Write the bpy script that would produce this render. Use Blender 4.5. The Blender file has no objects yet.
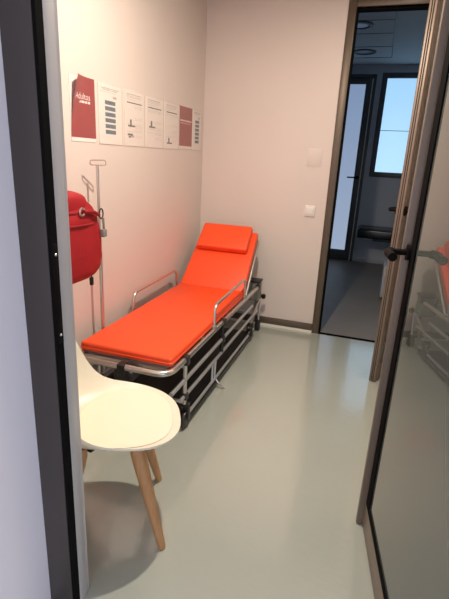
import bpy, bmesh, math, random
from mathutils import Vector, Matrix, noise
random.seed(4)
C = bpy.context.scene.collection
PI = math.pi

# ------------------------------------------------------------------ materials
def nt(m):
    m.use_nodes = True
    n = m.node_tree
    return n, n.nodes['Principled BSDF']

def mat(name, col, rough=0.5, metal=0.0, bump=0.0, bscale=60.0, var=0.0, vscale=3.0,
        coat=0.0, cior=1.5, ior=1.5, trans=0.0, spec=0.5, crough=0.05):
    m = bpy.data.materials.new(name)
    n, b = nt(m)
    b.inputs['Base Color'].default_value = (*col, 1)
    b.inputs['Roughness'].default_value = rough
    b.inputs['Metallic'].default_value = metal
    b.inputs['IOR'].default_value = ior
    b.inputs['Coat Weight'].default_value = coat
    b.inputs['Coat Roughness'].default_value = crough
    b.inputs['Coat IOR'].default_value = cior
    b.inputs['Transmission Weight'].default_value = trans
    b.inputs['Specular IOR Level'].default_value = spec
    tc = n.nodes.new('ShaderNodeTexCoord')
    if var > 0:
        nz = n.nodes.new('ShaderNodeTexNoise')
        nz.inputs['Scale'].default_value = vscale
        nz.inputs['Detail'].default_value = 3
        n.links.new(tc.outputs['Object'], nz.inputs['Vector'])
        rp = n.nodes.new('ShaderNodeValToRGB')
        rp.color_ramp.elements[0].position = 0.3
        rp.color_ramp.elements[1].position = 0.7
        rp.color_ramp.elements[0].color = (*[max(0, c * (1 - var)) for c in col], 1)
        rp.color_ramp.elements[1].color = (*[min(1, c * (1 + var)) for c in col], 1)
        n.links.new(nz.outputs['Fac'], rp.inputs['Fac'])
        n.links.new(rp.outputs['Color'], b.inputs['Base Color'])
    if bump > 0:
        nb = n.nodes.new('ShaderNodeTexNoise')
        nb.inputs['Scale'].default_value = bscale
        nb.inputs['Detail'].default_value = 4
        n.links.new(tc.outputs['Object'], nb.inputs['Vector'])
        bp = n.nodes.new('ShaderNodeBump')
        bp.inputs['Strength'].default_value = bump
        bp.inputs['Distance'].default_value = 0.01
        n.links.new(nb.outputs['Fac'], bp.inputs['Height'])
        n.links.new(bp.outputs['Normal'], b.inputs['Normal'])
        if coat > 0:
            n.links.new(bp.outputs['Normal'], b.inputs['Coat Normal'])
    return m

def wood(name, c1, c2, scale=4.0):
    m = bpy.data.materials.new(name)
    n, b = nt(m)
    tc = n.nodes.new('ShaderNodeTexCoord')
    mp = n.nodes.new('ShaderNodeMapping')
    mp.inputs['Scale'].default_value = (12 * scale, 12 * scale, scale)
    nz = n.nodes.new('ShaderNodeTexNoise')
    nz.inputs['Scale'].default_value = 1.5
    nz.inputs['Detail'].default_value = 4
    rp = n.nodes.new('ShaderNodeValToRGB')
    rp.color_ramp.elements[0].position = .3
    rp.color_ramp.elements[1].position = .7
    rp.color_ramp.elements[0].color = (*c1, 1)
    rp.color_ramp.elements[1].color = (*c2, 1)
    n.links.new(tc.outputs['Object'], mp.inputs['Vector'])
    n.links.new(mp.outputs['Vector'], nz.inputs['Vector'])
    n.links.new(nz.outputs['Fac'], rp.inputs['Fac'])
    n.links.new(rp.outputs['Color'], b.inputs['Base Color'])
    b.inputs['Roughness'].default_value = .45
    return m

def emit(name, c1, c2, strength, z0, z1):
    # lit pane: a vertical sky gradient seen through frosted glass
    m = bpy.data.materials.new(name)
    n, b = nt(m)
    tc = n.nodes.new('ShaderNodeTexCoord')
    sp = n.nodes.new('ShaderNodeSeparateXYZ')
    mr = n.nodes.new('ShaderNodeMapRange')
    mr.inputs['From Min'].default_value = z0
    mr.inputs['From Max'].default_value = z1
    rp = n.nodes.new('ShaderNodeValToRGB')
    rp.color_ramp.elements[0].color = (*c1, 1)
    rp.color_ramp.elements[1].color = (*c2, 1)
    n.links.new(tc.outputs['Object'], sp.inputs[0])
    n.links.new(sp.outputs['Z'], mr.inputs['Value'])
    n.links.new(mr.outputs[0], rp.inputs['Fac'])
    n.links.new(rp.outputs['Color'], b.inputs['Emission Color'])
    b.inputs['Emission Strength'].default_value = strength
    b.inputs['Base Color'].default_value = (.3, .35, .4, 1)
    b.inputs['Roughness'].default_value = .3
    return m

M = {}
M['wall'] = mat('wall_paint', (.70, .628, .578), .6, bump=.05, bscale=220, var=.015, vscale=1.5)
M['hall_wall'] = mat('hall_wall_paint', (.86, .85, .93), .35, var=.01)
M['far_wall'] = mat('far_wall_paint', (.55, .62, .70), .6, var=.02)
M['ceil'] = mat('ceiling_paint', (.5, .47, .44), .8)
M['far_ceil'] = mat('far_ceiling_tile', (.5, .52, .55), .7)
M['floor'] = mat('epoxy_floor', (.405, .45, .40), .3, bump=.09, bscale=28, var=.02, vscale=2.0, coat=1, crough=.07, cior=1.9)
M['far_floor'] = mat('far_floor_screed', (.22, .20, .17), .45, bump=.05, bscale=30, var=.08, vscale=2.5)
M['frame'] = mat('bronze_frame', (.115, .088, .062), .4, .35, var=.04)
M['leaf'] = mat('bronze_leaf', (.21, .165, .13), .42, .3, var=.04)
M['darkframe'] = mat('dark_door_frame', (.05, .041, .038), .45, .1, var=.05)
M['farframe'] = mat('far_dark_frame', (.085, .10, .11), .45, .1)
M['gasket'] = mat('rubber_gasket', (.006, .006, .006), .9, spec=.05)
M['greymetal'] = mat('grey_reveal', (.47, .475, .49), .4, .2)
M['glass'] = mat('smoky_glass', (.10, .112, .10), .02, 0, ior=1.85)
M['leafglass'] = mat('grey_green_glass', (.10, .115, .105), .05, 0, ior=1.5)
M['black'] = mat('black_plastic', (.012, .011, .011), .4)
M['handle'] = mat('black_handle', (.006, .004, .004), .6, spec=.08)
M['orange'] = mat('orange_vinyl', (.90, .085, .018), .42, bump=.03, bscale=150, var=.02, vscale=6)
M['chrome'] = mat('brushed_steel', (.62, .60, .56), .28, .9)
M['steelblue'] = mat('anodised_tube', (.58, .61, .64), .38, .75)
M['greyplastic'] = mat('grey_plastic', (.22, .22, .20), .5)
M['dark'] = mat('dark_sheet_black', (.03, .027, .025), .6)
M['deck'] = mat('grey_deck', (.2, .2, .2), .5)
M['shell'] = mat('cream_shell', (.80, .76, .62), .35)
M['pad'] = mat('cream_pad', (.84, .80, .64), .55, bump=.05, bscale=180)
M['beech'] = wood('beech', (.42, .215, .09), (.53, .29, .13))
M['red'] = mat('red_nylon', (.34, .005, .011), .6, bump=.1, bscale=90, var=.08, vscale=9)
M['red2'] = mat('red_trim', (.27, .004, .009), .6)
M['white'] = mat('white_plastic', (.80, .77, .70), .4)
M['paper'] = mat('paper', (.80, .76, .72), .6)
M['redprint'] = mat('red_print', (.33, .08, .08), .35, var=.04, vscale=6)
M['blueprint'] = mat('slate_print', (.13, .20, .25), .5)
M['inkprint'] = mat('ink_print', (.16, .15, .15), .5)
M['greyprint'] = mat('grey_print', (.46, .43, .41), .5)
M['pinkprint'] = mat('pale_red_print', (.78, .38, .36), .5)
M['whiteprint'] = mat('white_print', (.86, .72, .70), .5)
M['blueish'] = mat('pale_blue_grey_metal', (.5, .53, .58), .4)
M['bench'] = mat('black_leather', (.012, .014, .02), .22)
M['lamp'] = mat('unlit_lamp_glass', (.35, .4, .45), .2)
M['lit_gap'] = mat('pale_lit_gap', (.80, .78, .70), .5)  # pale colour standing in for light caught in narrow gaps
M['window'] = emit('window_daylight', (.40, .66, .88), (.30, .54, .78), 1.2, 1.4, 2.75)
M['frost'] = emit('frosted_daylight', (.40, .49, .66), (.24, .34, .54), .8, .2, 2.7)
# clear plastic sleeve
sl = bpy.data.materials.new('clear_sleeve')
n, b = nt(sl)
tr = n.nodes.new('ShaderNodeBsdfTransparent')
tr.inputs[0].default_value = (.98, .97, .96, 1)
mx = n.nodes.new('ShaderNodeMixShader')
mx.inputs[0].default_value = .10
b.inputs['Roughness'].default_value = .2
b.inputs['Base Color'].default_value = (.85, .8, .76, 1)
n.links.new(tr.outputs[0], mx.inputs[1])
n.links.new(b.outputs[0], mx.inputs[2])
n.links.new(mx.outputs[0], n.nodes['Material Output'].inputs[0])
M['sleeve'] = sl

# ------------------------------------------------------------------ mesh helpers
class MB:
    def __init__(s):
        s.bm = bmesh.new()
        s.mats = []
        s.mi = 0
    def use(s, m):
        if m not in s.mats:
            s.mats.append(m)
        s.mi = s.mats.index(m)
        return s
    def _mark(s, faces, smooth=False):
        for f in faces:
            f.material_index = s.mi
            f.smooth = smooth
    def box(s, x0, x1, y0, y1, z0, z1, bev=0.0, seg=2, xf=None):
        t = bmesh.new()
        bmesh.ops.create_cube(t, size=1)
        for v in t.verts:
            v.co = Vector(((x0 + x1) / 2 + v.co.x * (x1 - x0), (y0 + y1) / 2 + v.co.y * (y1 - y0), (z0 + z1) / 2 + v.co.z * (z1 - z0)))
        if bev > 0:
            bmesh.ops.bevel(t, geom=list(t.edges), offset=bev, segments=seg, profile=.5, affect='EDGES')
        s.merge(t, bev > 0, xf)
        return s
    def merge(s, t, smooth, xf=None):
        mp = {}
        for v in t.verts:
            mp[v] = s.bm.verts.new(xf @ v.co if xf else v.co)
        fs = []
        for f in t.faces:
            try:
                fs.append(s.bm.faces.new([mp[v] for v in f.verts]))
            except ValueError:
                pass
        s._mark(fs, smooth)
        t.free()
    def quad(s, pts):
        f = s.bm.faces.new([s.bm.verts.new(p) for p in pts])
        s._mark([f])
        return s
    def tube(s, pts, r, seg=10, closed=False, caps=True):
        pts = [Vector(p) for p in pts]
        rr = r if isinstance(r, (list, tuple)) else [r] * len(pts)
        N = len(pts)
        tans = []
        for i in range(N):
            a = pts[(i - 1) % N] if (closed or i > 0) else pts[i]
            c = pts[(i + 1) % N] if (closed or i < N - 1) else pts[i]
            tans.append((c - a).normalized())
        up = Vector((0, 0, 1)) if abs(tans[0].z) < .9 else Vector((1, 0, 0))
        nrm = (up - tans[0] * up.dot(tans[0])).normalized()
        rings = []
        for i in range(N):
            nrm = (nrm - tans[i] * nrm.dot(tans[i])).normalized()
            bi = tans[i].cross(nrm)
            rings.append([s.bm.verts.new(pts[i] + (nrm * math.cos(2 * PI * k / seg) + bi * math.sin(2 * PI * k / seg)) * rr[i]) for k in range(seg)])
        fs = []
        for i in range(N if closed else N - 1):
            A, B = rings[i], rings[(i + 1) % N]
            for k in range(seg):
                fs.append(s.bm.faces.new([A[k], A[(k + 1) % seg], B[(k + 1) % seg], B[k]]))
        s._mark(fs, True)
        if caps and not closed:
            s._mark([s.bm.faces.new(rings[0][::-1]), s.bm.faces.new(rings[-1])], False)
        return s
    def lathe(s, prof, o=(0, 0, 0), axis='Z', seg=20):
        # prof: list of (radius, height)
        rings = []
        for r, h in prof:
            ring = []
            for k in range(seg):
                a = 2 * PI * k / seg
                p = (r * math.cos(a), r * math.sin(a), h)
                if axis == 'X':
                    p = (h, p[0], p[1])
                elif axis == 'Y':
                    p = (p[0], h, p[1])
                ring.append(s.bm.verts.new(Vector(o) + Vector(p)))
            rings.append(ring)
        fs = []
        for A, B in zip(rings, rings[1:]):
            for k in range(seg):
                fs.append(s.bm.faces.new([A[k], A[(k + 1) % seg], B[(k + 1) % seg], B[k]]))
        s._mark(fs, True)
        s._mark([s.bm.faces.new(rings[0][::-1]), s.bm.faces.new(rings[-1])])
        return s
    def superell(s, c, h, e=4.0, nu=36, nv=24, deform=None):
        def sp(v, p):
            return math.copysign(abs(v) ** p, v)
        p = 2.0 / e
        rows = []
        for j in range(nv + 1):
            ph = -PI / 2 + PI * j / nv
            row = []
            for i in range(nu):
                th = 2 * PI * i / nu
                q = Vector((sp(math.cos(ph), p) * sp(math.cos(th), p), sp(math.cos(ph), p) * sp(math.sin(th), p), sp(math.sin(ph), p)))
                if deform:
                    q = deform(q)
                row.append(s.bm.verts.new((c[0] + q.x * h[0], c[1] + q.y * h[1], c[2] + q.z * h[2])))
            rows.append(row)
        fs = []
        for A, B in zip(rows, rows[1:]):
            for i in range(nu):
                fs.append(s.bm.faces.new([A[i], A[(i + 1) % nu], B[(i + 1) % nu], B[i]]))
        s._mark(fs, True)
        bmesh.ops.remove_doubles(s.bm, verts=rows[0] + rows[-1], dist=1e-5)
        return s
    def build(s, name, m=None, parent=None, local=False, angle=40):
        if parent is not None and not local:
            off = Vector(parent.location)
            q = parent
            while q.parent:
                q = q.parent
                off += Vector(q.location)
            for v in s.bm.verts:
                v.co -= off
        bmesh.ops.recalc_face_normals(s.bm, faces=list(s.bm.faces))
        me = bpy.data.meshes.new(name)
        s.bm.to_mesh(me)
        s.bm.free()
        if m is not None and not s.mats:
            s.mats = [m]
        for q in s.mats:
            me.materials.append(M[q] if isinstance(q, str) else q)
        me.set_sharp_from_angle(angle=math.radians(angle))
        o = bpy.data.objects.new(name, me)
        C.objects.link(o)
        if parent is not None:
            o.parent = parent
        return o

def rpath(pts, r, n=6, closed=False):
    pts = [Vector(p) for p in pts]
    out = []
    N = len(pts)
    for i in range(N):
        if not closed and i in (0, N - 1):
            out.append(pts[i]); continue
        a, b_, c = pts[(i - 1) % N], pts[i], pts[(i + 1) % N]
        d1, d2 = (a - b_), (c - b_)
        k = min(r, d1.length * .49, d2.length * .49)
        p1, p2 = b_ + d1.normalized() * k, b_ + d2.normalized() * k
        for j in range(n + 1):
            t = j / n
            out.append((1 - t) ** 2 * p1 + 2 * t * (1 - t) * b_ + t * t * p2)
    return out

def empty(name, loc, label, cat, group=None, rz=0):
    o = bpy.data.objects.new(name, None)
    o.empty_display_size = .1
    C.objects.link(o)
    o.location = loc
    o.rotation_euler = (0, 0, rz)
    return tag(o, label, cat, group)

def tag(o, label, cat, group=None, kind=None):
    o['label'] = label
    o['category'] = cat
    if group: o['group'] = group
    if kind: o['kind'] = kind
    return o

def struct(name, mb, m, label, cat):
    o = mb.build(name, m)
    return tag(o, label, cat, None, 'structure')

XL, YB, YF, CEIL = -1.515, 3.945, .965, 2.78
XR = .62
# ------------------------------------------------------------------ setting
struct('floor', MB().box(-3.2, 3.2, -2.4, 3.95, -.1, 0), 'floor', 'glossy pale grey green resin floor of the small treatment room', 'floor')
struct('floor_hall', MB().box(-2.2, 2.4, 3.95, 7.6, -.1, -.001), 'far_floor', 'dark grey floor of the dim hall beyond the open doorway', 'floor')
struct('ceiling', MB().box(-3.2, 3.2, -2.4, 4.04, CEIL, CEIL + .1), 'ceil', 'pale ceiling above the treatment room', 'ceiling')
struct('wall_left', MB().box(XL - .12, XL, 1.04, 4.04, 0, CEIL), 'wall', 'off white left wall carrying the row of paper notices', 'wall')
struct('wall_right', MB().box(XR, XR + .12, 1.04, 4.04, 0, CEIL), 'wall', 'off white right wall behind the opened glass door', 'wall')
DX0, DX1, DH = -.335, .44, 2.61
w = MB()
w.box(XL, DX0, YB, YB + .1, 0, CEIL)
w.box(DX1, XR, YB, YB + .1, 0, CEIL)
w.box(DX0, DX1, YB, YB + .1, DH, CEIL)
struct('wall_back', w, 'wall', 'off white back wall with the switch and the open doorway', 'wall')
EX0, EX1, EH = -.80, .34, 2.62
w = MB()
w.box(-1.7, EX0, YF, 1.04, 0, CEIL)
w.box(EX1 + .0, 3.2, YF, 1.04, 0, CEIL)
w.box(EX0, EX1, YF, 1.04, EH, CEIL)
struct('wall_front', w, 'hall_wall', 'white wall the entrance opening is cut into', 'wall')
struct('wall_hall_side', MB().box(-1.0, -.872, -2.4, YF, 0, CEIL), 'hall_wall', 'smooth lilac white wall left of the dark entrance frame', 'wall')
# entrance frame: dark architrave on the near side
ft = MB()
ft.box(-.875, -.783, .948, YF, 0, 2.7, .002)
ft.box(EX1 + .01, EX1 + .10, .948, YF, 0, 2.7, .002)
ft.box(-.783, EX1 + .01, .948, YF, EX1 * 0 + 2.61, 2.7, .002)
fr = struct('trim_1', ft, 'darkframe', 'dark grey metal frame around the near entrance opening', 'door frame')
MB().box(-.784, -.7725, .950, .975, 0, 2.61).build('gasket', 'gasket', fr)
rv = MB()
rv.box(-.80, -.7725, .975, 1.016, 0, 2.61, .001)
rv.box(-.80, -.779, 1.016, 1.036, 0, 2.61)
rv.build('grey_reveal', 'greymetal', fr)
sp = MB()
sp.use('handle').box(-.776, -.7705, .951, .970, .985, 1.265, .001)
sp.use('chrome').lathe([(.004, 0), (.003, .0015)], (-.7705, .963, 1.235), 'X', 10)
sp.lathe([(.004, 0), (.003, .0015)], (-.7705, .963, 1.01), 'X', 10)
sp.build('strike_plate', None, fr)['label'] = 'black strike plate with two screws'
# back doorway frame
ft = MB()
for (a, b_) in ((-.385, -.325), (DX1 - .01, DX1 + .05)):
    ft.box(a, b_, YB - .012, YB + .1, 0, DH + .055, .003)
ft.box(-.325, DX1 - .01, YB - .012, YB + .1, DH, DH + .055, .003)
fr2 = struct('trim_2', ft, 'frame', 'bronze metal frame around the open doorway in the back wall', 'door frame')
g = MB()
g.box(-.326, -.312, YB + .02, YB + .09, 0, DH)
g.box(-.326, DX1, YB + .02, YB + .09, DH - .014, DH + .001)
g.build('gasket', 'gasket', fr2)
MB().box(-.33, DX1, YB - .008, YB + .035, 0, .004, .001).build('threshold_strip', 'gasket', fr2)
# baseboards, with a pale strip painted for light in the gap beneath
for nm, bx, bx2, lb in (('baseboard_back', (XL, -.386, YB - .014, YB, .022, .085), (XL, -.386, YB - .012, YB, 0, .022), 'bronze skirting along the foot of the back wall'),
                        ('baseboard_left', (XL, XL + .014, 1.04, YB - .014, .022, .085), (XL, XL + .012, 1.04, YB - .014, 0, .022), 'bronze skirting along the left wall behind the stretcher')):
    o = struct(nm, MB().box(*bx, .003), 'frame', lb, 'skirting')
    MB().box(*bx2).build('lit_gap_line', 'lit_gap', o)

# ------------------------------------------------------------------ hall beyond
FY, FC = 7.45, 2.86
WX0, WX1, WZ0, WZ1 = -.065, .95, 1.40, 2.69
HD0, HD1, HDZ = -1.15, -.215, 2.74
w = MB()
w.box(-2.2, HD0, FY, FY + .12, 0, FC)
w.box(HD0, HD1, FY + .06, FY + .12, 0, FC)
w.box(HD0, HD1, FY, FY + .06, HDZ, FC)
w.box(HD1, WX0 - .06, FY, FY + .12, 0, FC)
w.box(WX0 - .06, WX1 + .06, FY, FY + .12, 0, WZ0 - .07)
w.box(WX0 - .06, WX1 + .06, FY, FY + .12, WZ1 + .06, FC)
w.box(WX1 + .06, 2.4, FY, FY + .12, 0, FC)
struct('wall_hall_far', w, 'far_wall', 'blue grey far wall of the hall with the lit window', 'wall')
struct('wall_hall_left', MB().box(-2.3, -2.2, 4.05, FY + .1, 0, FC), 'far_wall', 'left wall of the hall hidden past the doorway', 'wall')
struct('wall_hall_right', MB().box(2.4, 2.5, 4.05, FY + .1, 0, FC), 'far_wall', 'right wall of the hall hidden past the doorway', 'wall')
w = MB()
w.box(-2.3, XL, 3.97, 4.045, 0, FC); w.box(XR, 2.5, 3.97, 4.045, 0, FC); w.box(XL, XR, 3.97, 4.045, CEIL, FC)
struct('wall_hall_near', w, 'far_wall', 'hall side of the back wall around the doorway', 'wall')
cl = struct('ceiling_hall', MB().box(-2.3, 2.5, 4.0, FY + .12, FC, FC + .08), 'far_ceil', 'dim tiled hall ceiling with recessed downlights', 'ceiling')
g = MB()
for y in (5.25, 5.75, 6.35, 6.95):
    g.box(-2.2, -.05, y - .006, y + .006, FC - .004, FC)
for x in (-.05, -1.3):
    g.box(x - .006, x + .006, 4.05, 6.95, FC - .004, FC)
g.build('ceiling_joint', 'farframe', cl)
struct('trim_3', MB().box(HD1 + .0, 2.4, FY - .012, FY, 0, .07, .002), 'blueish', 'pale skirting at the foot of the hall far wall', 'skirting')
# hall window
wf = MB()
wf.box(WX0 - .075, WX0, FY - .015, FY + .06, WZ0 - .075, WZ1 + .07, .004)
wf.box(WX1, WX1 + .07, FY - .015, FY + .06, WZ0 - .075, WZ1 + .07, .004)
wf.box(WX0, WX1, FY - .015, FY + .06, WZ1, WZ1 + .07, .004)
wf.box(WX0, WX1, FY - .015, FY + .06, WZ0 - .075, WZ0, .004)
wo = struct('window_1', wf, 'farframe', 'bright blue daylit window in a dark frame in the hall', 'window')
MB().box(WX0, WX1, FY + .03, FY + .045, WZ0, WZ1).build('window_pane', 'window', wo)
MB().box(WX0, WX1, FY + .018, FY + .03, 1.985, 1.993).build('glazing_line', 'blueish', wo)
# hall frosted door
df = MB()
df.box(HD1 - .045, HD1, FY - .02, FY + .06, 0, HDZ, .004)
df.box(HD0, HD0 + .045, FY - .02, FY + .06, 0, HDZ, .004)
df.box(HD0, HD1, FY - .02, FY + .06, HDZ - .045, HDZ, .004)
df.box(HD1 - .14, HD1 - .052, FY - .008, FY + .05, .005, HDZ - .05, .004)
df.box(HD0 + .05, HD0 + .14, FY - .008, FY + .05, .005, HDZ - .05, .004)
df.box(HD0 + .14, HD1 - .14, FY - .008, FY + .05, HDZ - .13, HDZ - .05, .004)
df.box(HD0 + .14, HD1 - .14, FY - .008, FY + .05, .005, .165, .004)
do = struct('door_3', df, 'farframe', 'closed frosted glass door in a dark frame in the hall', 'door')
MB().box(HD0 + .14, HD1 - .14, FY + .01, FY + .03, .165, HDZ - .13).build('frosted_pane', 'frost', do)
h = MB()
h.lathe([(.026, 0), (.026, -.012), (.012, -.014), (.012, -.05)], (HD1 - .095, FY - .008, 1.30), 'Y', 14)
h.tube(rpath([(HD1 - .095, FY - .05, 1.30), (HD1 - .14, FY - .055, 1.30), (HD1 - .24, FY - .055, 1.298)], .02), .011, 8)
h.build('door_handle', 'handle', do)
MB().box(HD1 - .055, HD1 - .041, FY - .024, FY + .01, .005, HDZ - .06).build('lit_door_gap', 'lit_gap', do)['label'] = 'pale strip painted as the lit gap along the door edge'  # light showing through the door gap, painted as a pale strip
# hall downlights
for i, (x, y, lb) in enumerate(((-.40, 5.4, 'round ceiling downlight in the hall nearest the doorway'), (-.38, 6.6, 'round ceiling downlight in the hall nearest the far window'))):
    e = empty('ceiling_light', (x, y, FC), lb, 'ceiling light', 'hall downlights')
    MB().lathe([(.14, 0), (.14, -.012), (.105, -.016), (.10, -.002)], (x, y, FC), 'Z', 28).build('trim_ring', 'farframe', e)
    MB().lathe([(.098, -.004), (.098, -.008), (.05, -.011)], (x, y, FC), 'Z', 24).build('lamp_glass', 'lamp', e)
# hall bench
e = empty('bench', (.35, 7.15, 0), 'black padded bench under the lit hall window', 'bench')
MB().box(-.19, 1.0, 6.93, 7.40, .455, .60, .04, 4).build('seat', 'bench', e)
b1 = MB(); b1.box(.05, .95, 7.05, 7.38, .41, .455, .005); b1.build('seat_frame', 'farframe', e)
for x in (.40, .9):
    for y in (7.0, 7.34):
        MB().box(x - .02, x + .02, y - .02, y + .02, 0, .41, .003).build('leg', 'farframe', e)
# hall drawer unit
e = empty('drawer_unit', (.42, 5.5, 0), 'low pale grey drawer unit just inside the hall', 'drawer unit')
MB().box(.205, .62, 5.36, 5.72, .03, .40, .006).build('body', 'blueish', e)
MB().box(.235, .64, 5.34, 5.74, .40, .44, .006).build('top', 'blueish', e)
for z in (.05, .225):
    d = MB().box(.225, .60, 5.343, 5.36, z, z + .155, .004).build('drawer', 'blueish', e)
    MB().box(.34, .48, 5.333, 5.343, z + .10, z + .115, .002).build('handle', 'chrome', d)
MB().box(.23, .6, 5.38, 5.70, 0, .03).build('plinth', 'black', e)

# ------------------------------------------------------------------ front glass door leaf (opened into the room)
def leaf_frame(p0, p1):
    """basis: local x along the leaf (hinge->free), local y = thickness to the right"""
    d = (Vector(p1) - Vector(p0)); L = d.length; d.normalize()
    n = Vector((d.y, -d.x, 0))
    m = Matrix(((d.x, n.x, 0, p0[0]), (d.y, n.y, 0, p0[1]), (0, 0, 1, 0), (0, 0, 0, 1)))
    return m, L

X1, L1 = leaf_frame((.2808, .82), (.1395, 1.723))
d1 = empty('door_1', (.2808, .82, 0), 'near glass door leaf swung open along the right side', 'door')
d1['kind'] = 'structure'
HL = 2.58
T = .045
s = MB()
s.box(L1 - .034, L1 - .004, 0, T, .012, HL, .002, xf=X1)
s.box(0, .05, 0, T, .012, HL, .002, xf=X1)
s.box(.036, L1 - .034, 0, T, .012, .132, .002, xf=X1)
s.box(.036, L1 - .034, 0, T, HL - .09, HL, .002, xf=X1)
s.build('leaf_frame', 'leaf', d1)
MB().box(L1 - .014, L1 + .006, -.024, T, .003, HL, .004, xf=X1).build('edge_strip', 'leaf', d1)
g = MB()
g.box(L1 - .095, L1 - .0335, -.0015, T, .131, HL - .09, xf=X1)
g.box(.036, L1 - .095, -.0015, T, .131, .155, xf=X1)
g.build('gasket', 'gasket', d1)
MB().box(.03, L1 - .093, .004, T - .006, .14, HL - .085, xf=X1).build('glass_pane', 'glass', d1)['label'] = 'reflective smoky glass pane'
def lever(parent, X, s0, z, side, ydir, mat_='handle', length=.125, rr=.022, rl=.0115, so=.056):
    """side: y of the face, ydir: +-1 outwards; lever points towards the hinge"""
    h = MB()
    def q(a, b_, c): return X @ Vector((a, b_, c))
    h.tube([q(s0, side, z), q(s0, side + ydir * .010, z)], rr, 18)
    h.tube([q(s0, side + ydir * .010, z), q(s0, side + ydir * (so - .001), z)], .011, 12)
    h.tube(rpath([q(s0, side + ydir * (so - .011), z), q(s0 - .02, side + ydir * (so + .002), z), q(s0 - length, side + ydir * so, z - .002)], .02), rl, 12)
    return h.build('door_handle', mat_, parent)
lever(d1, X1, L1 - .024, 1.21, -.002, -1, rr=.028, rl=.0155, length=.10, so=.074)
lever(d1, X1, L1 - .0225, 1.21, T, 1)
for z in (.25, 1.3, 2.35):
    MB().tube([X1 @ Vector((-.006, T / 2, z - .05)), X1 @ Vector((-.006, T / 2, z + .05))], .011, 12).build('hinge', 'handle', d1)

# ------------------------------------------------------------------ back door leaf (seen almost edge-on)
X2, L2 = leaf_frame((.400, 3.925), (.139, 3.150))
d2 = empty('door_2', (.400, 3.925, 0), 'brown framed door leaf standing open at the back doorway', 'door')
d2['kind'] = 'structure'
# leaf direction is towards -y: local y (thickness) points to -x ; shift so the near face is at y=-.034
TH = .044
s = MB()
for (a, b_) in ((-TH, -.030), (-.026, -.018), (-.014, 0)):
    s.box(L2 - .075, L2, a, b_, .006, 2.58, .0015, xf=X2)
s.box(L2 - .073, L2 - .004, -TH + .003, -.003, .008, 2.578, xf=X2)
s.box(0, .075, -TH, 0, .006, 2.58, .002, xf=X2)
s.box(.075, L2 - .075, -TH, 0, .006, .12, .002, xf=X2)
s.box(.075, L2 - .075, -TH, 0, 2.49, 2.58, .002, xf=X2)
s.build('leaf_frame', 'leaf', d2)
g = MB()
g.box(L2 - .01, L2 - .0035, -.031, -.0255, .008, 2.578, xf=X2)
g.box(L2 - .01, L2 - .0035, -.0185, -.0135, .008, 2.578, xf=X2)
g.build('edge_groove', 'gasket', d2)
MB().box(.07, L2 - .07, -TH + .006, -.006, .11, 2.5, xf=X2).build('glass_pane', 'leafglass', d2)['label'] = 'grey green glass pane'
lever(d2, X2, L2 - .04, 1.225, -TH, -1, rr=.03, rl=.010)
lever(d2, X2, L2 - .04, 1.225, 0, 1, rr=.03, rl=.013)

# ------------------------------------------------------------------ switch and blank plate
e = empty('light_switch', (-.515, YB, 1.095), 'square white light switch beside the open doorway', 'switch')
MB().box(-.558, -.472, YB - .012, YB, 1.05, 1.142, .005, 3).build('switch_plate', 'white', e)
MB().box(-.545, -.485, YB - .018, YB - .010, 1.066, 1.126, .004, 3).build('rocker', 'white', e)
p = MB().box(-.583, -.462, YB - .0035, YB, 1.462, 1.603, .0012).build('wall_plate', 'wall')
tag(p, 'blank painted cover plate on the wall above the light switch', 'cover plate')

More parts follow.
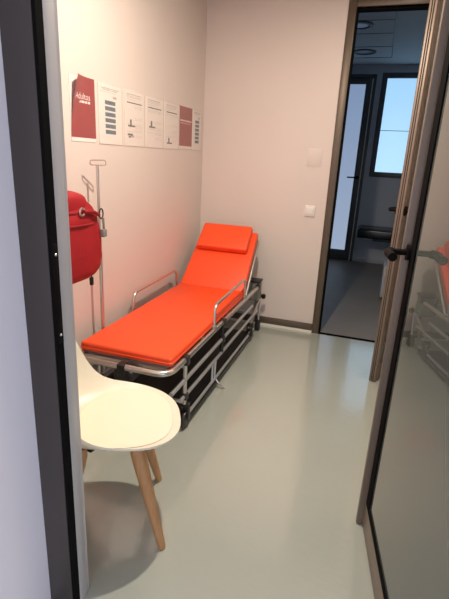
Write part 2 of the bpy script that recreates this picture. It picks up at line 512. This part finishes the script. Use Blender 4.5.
# ------------------------------------------------------------------ notices on the left wall
def notice(y0, y1, z0, z1, label, cat, name, kind, seed):
    e = empty(name, (XL, (y0 + y1) / 2, z0), label, cat, 'notices in a row on the left wall')
    rnd = random.Random(seed)
    X = XL + .0035
    b_ = MB()
    W, Hh = y1 - y0, z1 - z0
    def Y(u): return y0 + u * W
    def Z(v): return z0 + v * Hh
    k = [0]
    def rect(u0, u1, v0, v1, m, lift=.0006):
        b_.use(m).quad([(X + lift, Y(u0), Z(v0)), (X + lift, Y(u1), Z(v0)), (X + lift, Y(u1), Z(v1)), (X + lift, Y(u0), Z(v1))])
    def line(u0, u1, v, h_, m):
        u = u0
        while u < u1 - .02:
            wd = rnd.uniform(.05, .14)
            rect(u, min(u + wd, u1), v, v + h_, m)
            u += wd + .025
    if kind != 'red':
        b_.use('paper').box(XL + .0005, X, y0 + .008, y1 - .008, z0 + .004, z1 - .004)
    if kind == 'red':
        # red cover sheet, near top corner curls off the wall
        Nn = 10
        vs = {}
        for i in range(Nn + 1):
            for j in range(Nn + 1):
                u, v = i / Nn, j / Nn
                curl = max(0, (1 - u) * 1.0 + (v - .35) * .8 - .75)
                cx = curl ** 2 * .07 if seed == 1 else 0
                uu = u + (curl * .12 if seed == 1 else 0) * (1 - u)
                vs[i, j] = b_.bm.verts.new((X + cx, Y(.02 + uu * .96), Z(.075 + v * .92)))
        b_.use('redprint')
        for i in range(Nn):
            for j in range(Nn):
                f = b_.bm.faces.new([vs[i, j], vs[i + 1, j], vs[i + 1, j + 1], vs[i, j + 1]])
                f.smooth = True
                f.material_index = b_.mi
        b_.use('paper').box(XL + .0005, X - .001, y0 + .006, y1 - .006, z0 + .004, Z(.98))
        if seed == 1:
            # caption in two lines of white lettering
            for txt, sz, zz in (('Adultos', .046, .655),):
                cu = bpy.data.curves.new('t', 'FONT')
                cu.body = txt; cu.size = sz; cu.resolution_u = 2; cu.fill_mode = 'FRONT'
                to = bpy.data.objects.new('t', cu)
                C.objects.link(to)
                bpy.context.view_layer.update()
                me = bpy.data.meshes.new_from_object(to.evaluated_get(bpy.context.evaluated_depsgraph_get()))
                bpy.data.objects.remove(to)
                b_.use('whiteprint')
                t = bmesh.new(); t.from_mesh(me)
                wd = max(v.co.x for v in t.verts)
                for v in t.verts:
                    v.co = Vector((X + .0016 + .07 * max(0, .83 - .6 * v.co.x / wd + (zz + v.co.y / Hh - .35) * .8 - .75) ** 2, Y(.17) + v.co.x / wd * W * .60, Z(zz) + v.co.y))
                b_.merge(t, False)
            line(.20, .78, .60, .035, 'whiteprint')
        else:
            line(.08, .92, .655, .035, 'whiteprint')
            line(.08, .9, .60, .025, 'pinkprint')
    elif kind == 'boxes':
        line(.15, .85, .925, .008, 'inkprint')
        line(.20, .80, .90, .008, 'inkprint')
        line(.10, .75, .865, .006, 'greyprint')
        rect(.60, .75, .78, .82, 'greyprint')
        for q in range(6):
            v = .67 - q * .097
            rect(.28, .70, v, v + .068, 'blueprint')
            line(.32, .66, v + .03, .012, 'greyprint')
    else:
        line(.14, .80, .925, .008, 'inkprint')
        line(.14, .80, .895, .007, 'greyprint')
        line(.14, .80, .87, .007, 'greyprint')
        line(.14, .60, .835, .006, 'greyprint')
        rect(.14, .86, .775, .795, 'inkprint')
        for v in (.73, .70, .52, .49, .40, .37, .30, .27):
            line(.50 if rnd.random() < .7 else .14, .88, v, .006, 'greyprint')
        for v in (.34, .20, .17):
            line(.55, .88, v, .006, 'pinkprint')
        v = {2: .36, 3: .40, 4: .12}[seed]
        rect(.18, .52, v, v + .03, 'inkprint')
        rect(.27, .35, v + .03, v + .13, 'inkprint')
        if seed == 2:
            b_.use('inkprint')
            rect(.16, .40, .20, .235, 'inkprint'); rect(.3, .46, .17, .205, 'greyprint')
            rect(.2, .3, .16, .19, 'inkprint')
    b_.build('sheet', None, e)
    c = MB()
    c.quad([(X + .003, y0, z0), (X + .003, y1, z0), (X + .003, y1, z1), (X + .003, y0, z1)])
    if not (kind == 'red' and seed == 1):
        c.build('clear_sleeve', 'sleeve', e)
    else:
        c.bm.free()

notice(2.065, 2.292, 1.538, 1.862, 'red cover notice nearest the camera, its corner curling off the wall', 'notice', 'wall_notice', 'red', 1)
notice(2.312, 2.572, 1.535, 1.858, 'white notice with six dark boxes next to the curling red notice', 'notice', 'wall_notice', 'boxes', 1)
notice(2.590, 2.852, 1.535, 1.862, 'white printed notice just right of the one with six boxes', 'notice', 'wall_notice', 'text', 2)
notice(2.866, 3.136, 1.535, 1.862, 'white printed notice in the middle of the wall row', 'notice', 'wall_notice', 'text', 3)
notice(3.148, 3.408, 1.535, 1.862, 'white printed notice just left of the smaller far red notice', 'notice', 'wall_notice', 'text', 4)
notice(3.412, 3.678, 1.545, 1.862, 'red notice at the far end of the row near the corner', 'notice', 'wall_notice', 'red', 2)
notice(3.684, 3.890, 1.540, 1.866, 'last narrow notice of dark boxes beside the room corner', 'notice', 'wall_notice', 'boxes', 2)

# ------------------------------------------------------------------ stretcher
BX0, BX1 = -1.425, -.875
RX0, RX1 = -1.411, -.862
st = empty('ambulance_stretcher', (-1.15, 2.8, 0), 'folding steel ambulance stretcher with bright orange mattress against the left wall', 'stretcher')
MT, MBT = .50, .448
def part(mb, name, m=None, parent=st, label=None):
    o = mb.build(name, m, parent)
    if label: o['label'] = label
    return o
ms = part(MB().box(BX0, BX1, 1.932, 3.30, MBT, MT, .014, 4), 'mattress', 'orange', label='orange vinyl mattress')
pp = MB()
pp.tube(rpath([(BX0 - .001, 1.931, MBT + .022), (BX1 + .001, 1.931, MBT + .022), (BX1 + .001, 3.29, MBT + .022), (BX0 - .001, 3.29, MBT + .022)], .02, 4, True), .0035, 6, closed=True)
pp.build('piping', 'orange', ms)
# backrest: sheared slab from (3.27,z.5) to (3.72,.91), tapering
def slab(bm_, t0, t1, hw0, hw1, off0, off1, bev, xc=-1.15):
    A, B = Vector((0, 3.275, .495)), Vector((0, 3.715, .905))
    d = (B - A); L = d.length; d.normalize(); nn = Vector((0, -d.z, d.y))
    t = bmesh.new()
    bmesh.ops.create_cube(t, size=1)
    for v in t.verts:
        k = v.co.y + .5
        tt = t0 + (t1 - t0) * k
        hw = hw0 + (hw1 - hw0) * k
        of = off0 if v.co.z < 0 else off1
        v.co = A + d * (tt * L) + nn * of + Vector((xc + v.co.x * 2 * hw, 0, 0))
    if bev: bmesh.ops.bevel(t, geom=list(t.edges), offset=bev, segments=4, profile=.5, affect='EDGES')
    bm_.merge(t, True)
    return A, d, nn, L
m_ = MB(); A_, D_, N_, LB = slab(m_, 0, 1.0, .273, .248, -.055, 0, .014)
bk = part(m_, 'backrest_cushion', 'orange', label='raised orange backrest cushion')
m_ = MB(); slab(m_, .0, .98, .255, .235, -.066, -.057, 0)
part(m_, 'backrest_plate', 'deck')
def bp(x, t, off): return A_ + D_ * (t * LB) + N_ * off + Vector((x, 0, 0))
m_ = MB()
m_.tube(rpath([bp(-1.15 - .278, -.02, -.072), bp(-1.15 - .253, .99, -.072), bp(-1.15 + .253, .99, -.072), bp(-1.15 + .278, -.02, -.072)], .06), .012, 10)
part(m_, 'backrest_frame', 'chrome')
for x in (-1.36, -.94):
    part(MB().tube([bp(x, .55, -.08), (x, 3.66, .44)], .009, 8), 'backrest_strut', 'steelblue')
# loose pillow
m_ = MB(); slab(m_, .60, 1.02, .222, .215, .004, .062, .017, -1.158)
pl = m_.build('head_pillow', 'orange')
tag(pl, 'orange vinyl pillow at the top of the raised stretcher backrest', 'pillow')
# main tube frame loop
RZ = .437
m_ = MB()
m_.tube(rpath([(RX0, 3.80, RZ), (RX0, 1.865, RZ), (RX1, 1.865, RZ), (RX1, 3.55, RZ)], .09, 8), .0165, 12)
part(m_, 'main_frame', 'chrome')
m_ = MB()
m_.box(BX0 + .02, BX1 - .02, 1.95, 3.30, MBT - .012, MBT - .002)
part(m_, 'mattress_deck', 'deck')
for y in (1.955, 2.45, 2.95):
    part(MB().box(RX0 + .012, RX1 - .012, y - .02, y + .02, MBT - .03, MBT - .012, .003), 'crossbar', 'chrome')
# long lower rails
for (x, sgn) in ((RX1, 1), (RX0, -1)):
    for z, r, y0, y1 in ((.312, .0125, 1.90, 3.52), (.21, .0115, 2.02, 3.72), (.068, .010, 2.09, 3.62)):
        part(MB().tube([(x, y0, z), (x, y1, z)], r, 10), 'lower_rail', 'steelblue')
    # upright posts with black clamps
    for y, z0 in ((2.085, .16), (2.73, .20)):
        part(MB().tube([(x, y, z0), (x, y, RZ)], .012, 10), 'post', 'chrome' if y < 2.5 else 'black')
        c = MB()
        c.box(x - .022, x + .022, y - .022, y + .022, RZ - .032, RZ + .022, .006)
        part(c, 'clamp', 'black')
        c = MB()
        c.box(x - .018, x + .018, y - .018, y + .018, .19 if y < 2.5 else .285, .23 if y < 2.5 else .335, .005)
        part(c, 'clamp', 'black')
    for y in (2.55, 2.60):
        part(MB().tube([(x, y, .068), (x, y, .21)], .008, 8), 'short_post', 'steelblue')
    part(MB().tube([(x, 2.60, .068), (x + sgn * .0, 2.62, .21)], .006, 8), 'short_brace', 'chrome')
    # floor skid of the folded undercarriage
    part(MB().box(x - .012, x + .012, 2.11, 3.60, .02, .05, .004), 'skid', 'black')
    for y in (2.10, 3.50):
        wl = part(MB().lathe([(.03, -.014), (.052, -.012), (.055, -.005), (.055, .005), (.052, .012), (.03, .014)], (x, y, .055), 'X', 22), 'wheel', 'black')
        f = MB()
        f.box(x - .024, x - .018, y - .014, y + .014, .05, .15, .002)
        f.box(x + .018, x + .024, y - .014, y + .014, .05, .15, .002)
        f.box(x - .024, x + .024, y - .016, y + .016, .135, .165, .004)
        f.build('wheel_fork', 'black', wl)
part(MB().box(RX0 + .03, RX1 - .03, 2.12, 3.58, .035, .055, .004), 'dark_sheet', 'dark')  # flat sheet added to keep the space under the bed dark
# cross tubes under the foot
part(MB().tube([(RX0, 2.085, .39), (RX1, 2.085, .39)], .011, 8), 'cross_tube', 'steelblue')
part(MB().tube([(RX0, 2.085, .17), (RX1, 2.085, .17)], .011, 8), 'cross_tube', 'steelblue')
part(MB().tube([(RX0, 3.52, .25), (RX1, 3.52, .25)], .011, 8), 'cross_tube', 'steelblue')
for x in (-1.125,):
    part(MB().box(x - .022, x + .022, 1.843, 1.895, RZ - .045, RZ + .02, .006), 'clamp', 'black')
    part(MB().box(x - .07, x + .05, 1.88, 2.02, RZ - .10, RZ - .035, .02, 3), 'latch_housing', 'black')
# side rails (hand guards)
for x in (-1.45, -.868):
    g = part(MB().tube(rpath([(x, 2.56, RZ), (x, 2.57, .60), (x, 3.27, .612), (x, 3.285, RZ)], .065, 8), .0105, 10), 'side_rail', 'chrome')
    for y in (2.56, 3.285):
        MB().box(x - .016, x + .016, y - .018, y + .018, RZ - .012, RZ + .03, .004).build('rail_bracket', 'black' if x < -1 else 'greyplastic', g)
# head end brackets: grey housings where the rails meet
for x, sgn in ((RX1, 1), (RX0, -1)):
    hb = MB()
    hb.box(x - sgn * .135, x + sgn * .012, 3.70, 3.80, .30, .475, .018, 3) if sgn > 0 else hb.box(x - .012, x + .135, 3.70, 3.80, .30, .475, .018, 3)
    h_ = part(hb, 'head_bracket', 'greyplastic', label='grey housing at the head end')
    t_ = MB(); xa, xb = sorted((x - sgn * .12, x + sgn * .016))
    t_.box(xa, xb, 3.69, 3.81, .468, .486, .006); t_.build('bracket_cap', 'black', h_)
    MB().tube([(x, 3.50, RZ), (x, 3.72, RZ - .003)], .0165, 12).build('rail_end', 'chrome', h_)
    MB().tube([(x, 3.665, RZ), (x, 3.705, RZ)], .023, 12).build('rail_socket', 'black', h_)
    kb = part(MB().lathe([(.01, 0), (.022, .012), (.024, .03), (.015, .04)], (x + .004, 3.83, .315), 'X', 14) if sgn > 0 else MB().lathe([(.01, 0), (.022, -.012), (.024, -.03), (.015, -.04)], (x - .004, 3.83, .315), 'X', 14), 'release_knob', 'black')
    part(MB().tube([(x, 3.80, .31), (x, 3.50, .16)], .011, 10), 'folded_leg', 'chrome')
    part(MB().tube([(x - sgn * .03, 3.78, .31), (x - sgn * .03, 3.74, .12), (x - sgn * .03, 3.60, .06)], .011, 10), 'folded_leg', 'greyplastic')
    part(MB().tube([(x, 3.82, .315), (x, 3.80, .10)], .009, 8), 'end_tube', 'steelblue')
    part(MB().box(x - .02, x + .02, 3.76, 3.82, .0, .10, .006), 'rubber_foot', 'black')
part(MB().tube([(RX0, 3.80, .38), (RX1, 3.80, .38)], .012, 10), 'cross_tube', 'steelblue')
# foot pedal resting by the floor
part(MB().tube(rpath([(RX1, 2.62, .068), (RX1 + .03, 2.62, .025), (RX1 + .075, 2.60, .012)], .02), .006, 8), 'pedal', 'chrome')

# ------------------------------------------------------------------ drip pole
IX, IY = -1.440, 2.18
ip = empty('drip_pole', (IX, IY, 0), 'slim steel drip pole with a wire loop top between stretcher and wall', 'drip pole')
MB().tube([(IX, IY, .03), (IX, IY, .95)], .0105, 10).build('pole', 'chrome', ip)
MB().tube([(IX, IY, .95), (IX, IY, 1.425)], .0075, 10).build('upper_pole', 'chrome', ip)
dv = Vector((.45, .89, 0)).normalized()
c0 = Vector((IX + .006, IY, 1.440))
MB().tube(rpath([c0 + dv * .047 + Vector((0, 0, .012)), c0 - dv * .047 + Vector((0, 0, .012)), c0 - dv * .047 - Vector((0, 0, .014)), c0 + dv * .047 - Vector((0, 0, .014))], .016, 5, True), .0035, 8, closed=True).build('hook_loop', 'chrome', ip)
MB().box(IX - .06, IX + .004, IY - .13, IY + .13, .0, .03, .006).build('base', 'black', ip)

# ------------------------------------------------------------------ red rescue bag on the wall
bg = empty('medical_backpack', (-1.39, 1.70, .90), 'red nylon rescue backpack hanging on the left wall above the chair', 'backpack')
BC, BH = (-1.385, 1.70, 1.098), (.120, .284, .214)
def bagdef(q):
    x, y, z = q
    k = max(0, z + .15)
    y = y * (1 - .20 * k * k)
    x = x * (1 - .26 * k * k) if x > 0 else x
    fo = noise.noise(Vector((x * 1.3 + 3, y * 2.4, z * 3.1))) * .08 + .05 * noise.noise(Vector((y * 4 + z * 3, z * 5, 2)))
    return Vector((max(x * (1 + fo) if x > -.7 else x, -1.06), y * (1 + fo * .4), z * (1 + fo * .12)))
part(MB().superell(BC, BH, 5.0, 72, 52, bagdef), 'bag_body', 'red', bg)
def lid(q):
    x, y, z = q
    return Vector((x, y * (1 - .12 * max(0, z)), z + .06 * noise.noise(Vector((x * 2, y * 3, z)))))
part(MB().superell((-1.392, 1.70, 1.258), (.108, .215, .062), 3.4, 48, 24, lid), 'bag_lid', 'red', bg)
part(MB().tube(rpath([(-1.284, 1.50, 1.235), (-1.282, 1.80, 1.222), (-1.30, 1.895, 1.218), (-1.42, 1.915, 1.22)], .06), .008, 8), 'zip_seam', 'red2', bg)
part(MB().tube(rpath([(-1.268, 1.50, 1.175), (-1.266, 1.82, 1.165), (-1.29, 1.925, 1.16)], .05), .005, 8), 'zip_seam', 'red2', bg)
rg = [(-1.268, 1.785 + .017 * math.cos(a * PI / 6), 1.228 + .017 * math.sin(a * PI / 6)) for a in range(12)]
part(MB().tube(rg, .0045, 8, closed=True), 'ring', 'chrome', bg, 'small silver ring')
part(MB().tube(rpath([(-1.266, 1.795, 1.228), (-1.268, 1.875, 1.222), (-1.272, 1.925, 1.20)], .03), .009, 8), 'strap', 'red2', bg)
cb = MB()
cb.tube([(-1.272 + .0 * a, 1.945 + .016 * math.cos(a * PI / 8), 1.205 + .024 * math.sin(a * PI / 8)) for a in range(16)], .0035, 8, closed=True)
part(cb, 'carabiner', 'black', bg)
part(MB().tube(rpath([(-1.262, 1.945, 1.185), (-1.26, 1.945, 1.15), (-1.262, 1.95, 1.12)], .02), .006, 8), 'strap_tail', 'greyplastic', bg)
part(MB().box(-1.275, -1.25, 1.928, 1.962, 1.09, 1.13, .006), 'clip_buckle', 'greyplastic', bg)
part(MB().tube([(-1.29, 1.865, .925), (-1.29, 1.868, .895)], .003, 6), 'pull_cord', 'black', bg)
part(MB().box(-1.298, -1.282, 1.858, 1.878, .855, .897, .005), 'cord_toggle', 'black', bg)
part(MB().tube(rpath([(-1.49, 1.60, 1.30), (-1.49, 1.62, 1.42), (-1.49, 1.72, 1.42), (-1.49, 1.74, 1.30)], .05), .010, 8), 'hang_loop', 'red2', bg)

# ------------------------------------------------------------------ cream shell chair
FX, FYd = .8829, .4695
ang = math.atan2(FYd, FX)
CH = (-.8835, 1.371, 0)
ch = empty('shell_chair', CH, 'cream moulded shell chair on beech legs just inside the entrance', 'chair', rz=ang)
back = [(.0, .455), (-.05, .453), (-.10, .454), (-.15, .462), (-.195, .49), (-.228, .545), (-.25, .62), (-.268, .70), (-.284, .78), (-.296, .845)]
bwid = [.250, .251, .252, .253, .254, .252, .247, .235, .205, .12]
rim = [(.0, .520), (-.035, .533), (-.065, .551), (-.092, .58), (-.118, .622), (-.140, .672), (-.163, .727), (-.197, .785), (-.245, .832), (-.296, .846)]
def cr(arr, t):
    n_ = len(arr) - 1
    f = t * n_; i = min(int(f), n_ - 1); u = f - i
    g_ = lambda k: arr[max(0, min(n_, k))]
    p0, p1, p2, p3 = g_(i - 1), g_(i), g_(i + 1), g_(i + 2)
    return .5 * ((2 * p1) + (-p0 + p2) * u + (2 * p0 - 5 * p1 + 4 * p2 - p3) * u * u + (-p0 + 3 * p1 - 3 * p2 + p3) * u ** 3)
NS, NT_ = 64, 30
PU = [p[0] for p in back]; PZ = [p[1] for p in back]
RU = [p[0] for p in rim]; RZZ = [p[1] for p in rim]
EX = 2.5
def shell_pt(sv, tv, off=0.0):
    if sv < .5:
        ph = sv * PI
        u = .278 * max(0, math.cos(ph)) ** (2 / EX); hw_ = .250 * math.sin(ph) ** (2 / EX)
        v = tv * hw_
        rho = min(1, ((abs(u) / .278) ** EX + (abs(v) / .250) ** EX) ** (1 / EX))
        k = u / .278
        lf = .065 * (1 - k) + .020 * k
        z = .455 + .012 * k * k + lf * rho ** 4 - .010 * max(0, rho - .93) / .07 * k
        return Vector((u, v, z + off))
    w_ = (sv - .5) * 2
    u = cr(PU, w_); z = cr(PZ, w_); hw_ = cr(bwid, w_)
    e_ = abs(tv) ** 3.6
    ru, rz = cr(RU, w_), cr(RZZ, w_)
    d_ = .01
    du = cr(PU, min(1, w_ + d_)) - cr(PU, max(0, w_ - d_)); dz = cr(PZ, min(1, w_ + d_)) - cr(PZ, max(0, w_ - d_))
    l_ = math.hypot(du, dz) or 1
    nu_, nz_ = dz / l_, -du / l_
    return Vector((u + (ru - u) * e_ + nu_ * off, tv * hw_, z + (rz - z) * e_ + nz_ * off))
b_ = MB()
top, bot = {}, {}
for i in range(NS + 1):
    for j in range(NT_ + 1):
        sv, tv = i / NS, -1 + 2 * j / NT_
        top[i, j] = b_.bm.verts.new(shell_pt(sv, tv, 0))
        bot[i, j] = b_.bm.verts.new(shell_pt(sv, tv, -.009))
fs = []
for i in range(NS):
    for j in range(NT_):
        fs.append(b_.bm.faces.new([top[i, j], top[i + 1, j], top[i + 1, j + 1], top[i, j + 1]]))
        fs.append(b_.bm.faces.new([bot[i, j], bot[i, j + 1], bot[i + 1, j + 1], bot[i + 1, j]]))
for i in range(NS):
    for j in (0, NT_):
        fs.append(b_.bm.faces.new([top[i, j], bot[i, j], bot[i + 1, j], top[i + 1, j]]))
for j in range(NT_):
    for i in (0, NS):
        fs.append(b_.bm.faces.new([top[i, j], top[i, j + 1], bot[i, j + 1], bot[i, j]]))
b_._mark(fs, True)
sh = b_.build('shell', 'shell', ch, local=True, angle=70)
# thin seat pad
def seat_pt(u, v):
    if u >= 0:
        ph = math.acos(min(1, u / .278) ** (EX / 2)); sv = ph / PI
        hw_ = .250 * math.sin(ph) ** (2 / EX)
    else:
        lo, hi = 0.0, 1.0
        for _ in range(30):
            mid = (lo + hi) / 2
            if cr(PU, mid) > u: lo = mid
            else: hi = mid
        sv = .5 + lo / 2; hw_ = cr(bwid, lo)
    return shell_pt(sv, max(-1, min(1, v / max(hw_, 1e-4))))
b_ = MB()
Np = 40
rings = []
for r_ in (0, .25, .5, .7, .85, .94, .98, 1.0):
    ring = []
    for k in range(Np):
        a = 2 * PI * k / Np
        cu, cv = math.cos(a), math.sin(a)
        pw = .8
        uu = math.copysign(abs(cu) ** pw, cu) * r_; vv = math.copysign(abs(cv) ** pw, cv) * r_
        pu, pv = .055 + uu * .190, vv * .215
        p = seat_pt(pu, pv)
        p.z += .016 * (1 - r_ ** 6) + .0015
        ring.append(b_.bm.verts.new(p))
    rings.append(ring)
fs = []
for A, B in zip(rings[1:], rings[2:]):
    for k in range(Np):
        fs.append(b_.bm.faces.new([A[k], A[(k + 1) % Np], B[(k + 1) % Np], B[k]]))
for k in range(Np):
    fs.append(b_.bm.faces.new([rings[0][0], rings[1][k], rings[1][(k + 1) % Np]]))
for v in rings[0][1:]:
    b_.bm.verts.remove(v)
b_._mark(fs, True)
b_.build('seat_pad', 'pad', ch, local=True, angle=70)['label'] = 'cream seat pad'
for (su, sv) in ((1, 1), (1, -1), (-1, 1), (-1, -1)):
    b_ = MB()
    top_ = Vector((.10 * su, .125 * sv, .437)); ft_ = Vector((.2 * su, .2 * sv, 0))
    pts = [top_.lerp(ft_, t) for t in (0, .06, .15, .3, .5, .7, .9, .98, 1)]
    b_.tube(pts, [.020, .028, .029, .027, .024, .0205, .017, .0155, .013], 16)
    b_.build('leg', 'beech', ch, local=True)
b_ = MB()
b_.box(-.135, .135, -.022, .022, .405, .425, .004, xf=Matrix.Rotation(math.radians(51), 4, 'Z'))
b_.box(-.135, .135, -.022, .022, .4051, .4251, .004, xf=Matrix.Rotation(math.radians(-51), 4, 'Z'))
b_.box(-.09, .09, -.09, .09, .425, .441, .004)
b_.build('leg_mount', 'black', ch, local=True)

# ------------------------------------------------------------------ light
def disk(name, loc, power, col, size=.12, spread=180, target=None):
    l = bpy.data.lights.new(name, 'AREA')
    l.shape = 'DISK'; l.size = size; l.energy = power; l.color = col
    l.spread = math.radians(spread)
    o = bpy.data.objects.new(name, l)
    o.location = loc
    C.objects.link(o)
    if target:
        o.rotation_euler = (Vector(target) - Vector(loc)).to_track_quat('-Z', 'Y').to_euler()
    return o
disk('downlight', (-.5, 2.0, CEIL - .01), 51, (1, .84, .69), .06)
disk('downlight', (.1, 3.2, CEIL - .01), 6, (1, .84, .69), .06)
disk('hall_light', (-.35, -.5, CEIL - .01), 5, (1, .97, .97), .08)
wd_ = bpy.data.worlds.new('World')
bpy.context.scene.world = wd_
wd_.use_nodes = True
wd_.node_tree.nodes['Background'].inputs[0].default_value = (.84, .85, 1.0, 1)
wd_.node_tree.nodes['Background'].inputs[1].default_value = 1.75

# ------------------------------------------------------------------ camera
cam = bpy.data.cameras.new('camera')
co = bpy.data.objects.new('camera', cam)
C.objects.link(co)
cam.sensor_fit = 'VERTICAL'; cam.sensor_height = 36; cam.sensor_width = 27
cam.lens = 450 / 599 * 36
cam.clip_start = .02
f_ = 450.; pcx, pcy = 224.5, 299.5
dn = Vector((152 - pcx, 1722 - pcy, f_)).normalized()
lw = Vector((380 - pcx, 165 - pcy, f_)); yw = (lw - dn * lw.dot(dn)).normalized()
zw = -dn; xw = yw.cross(zw)
# rows of R map camera (right, down, forward) to world
def wv(c): return Vector((xw.dot(c), yw.dot(c), zw.dot(c)))
r_, u_, b2 = wv(Vector((1, 0, 0))), wv(Vector((0, -1, 0))), wv(Vector((0, 0, -1)))
co.matrix_world = Matrix(((r_.x, u_.x, b2.x, 0), (r_.y, u_.y, b2.y, 0), (r_.z, u_.z, b2.z, 1.5), (0, 0, 0, 1)))
sc = bpy.context.scene
sc.camera = co
sc.view_settings.view_transform = 'Standard'
sc.view_settings.look = 'None'
sc.view_settings.gamma = 1
sc.view_settings.use_curve_mapping = False
sc.view_settings.exposure = 0.0
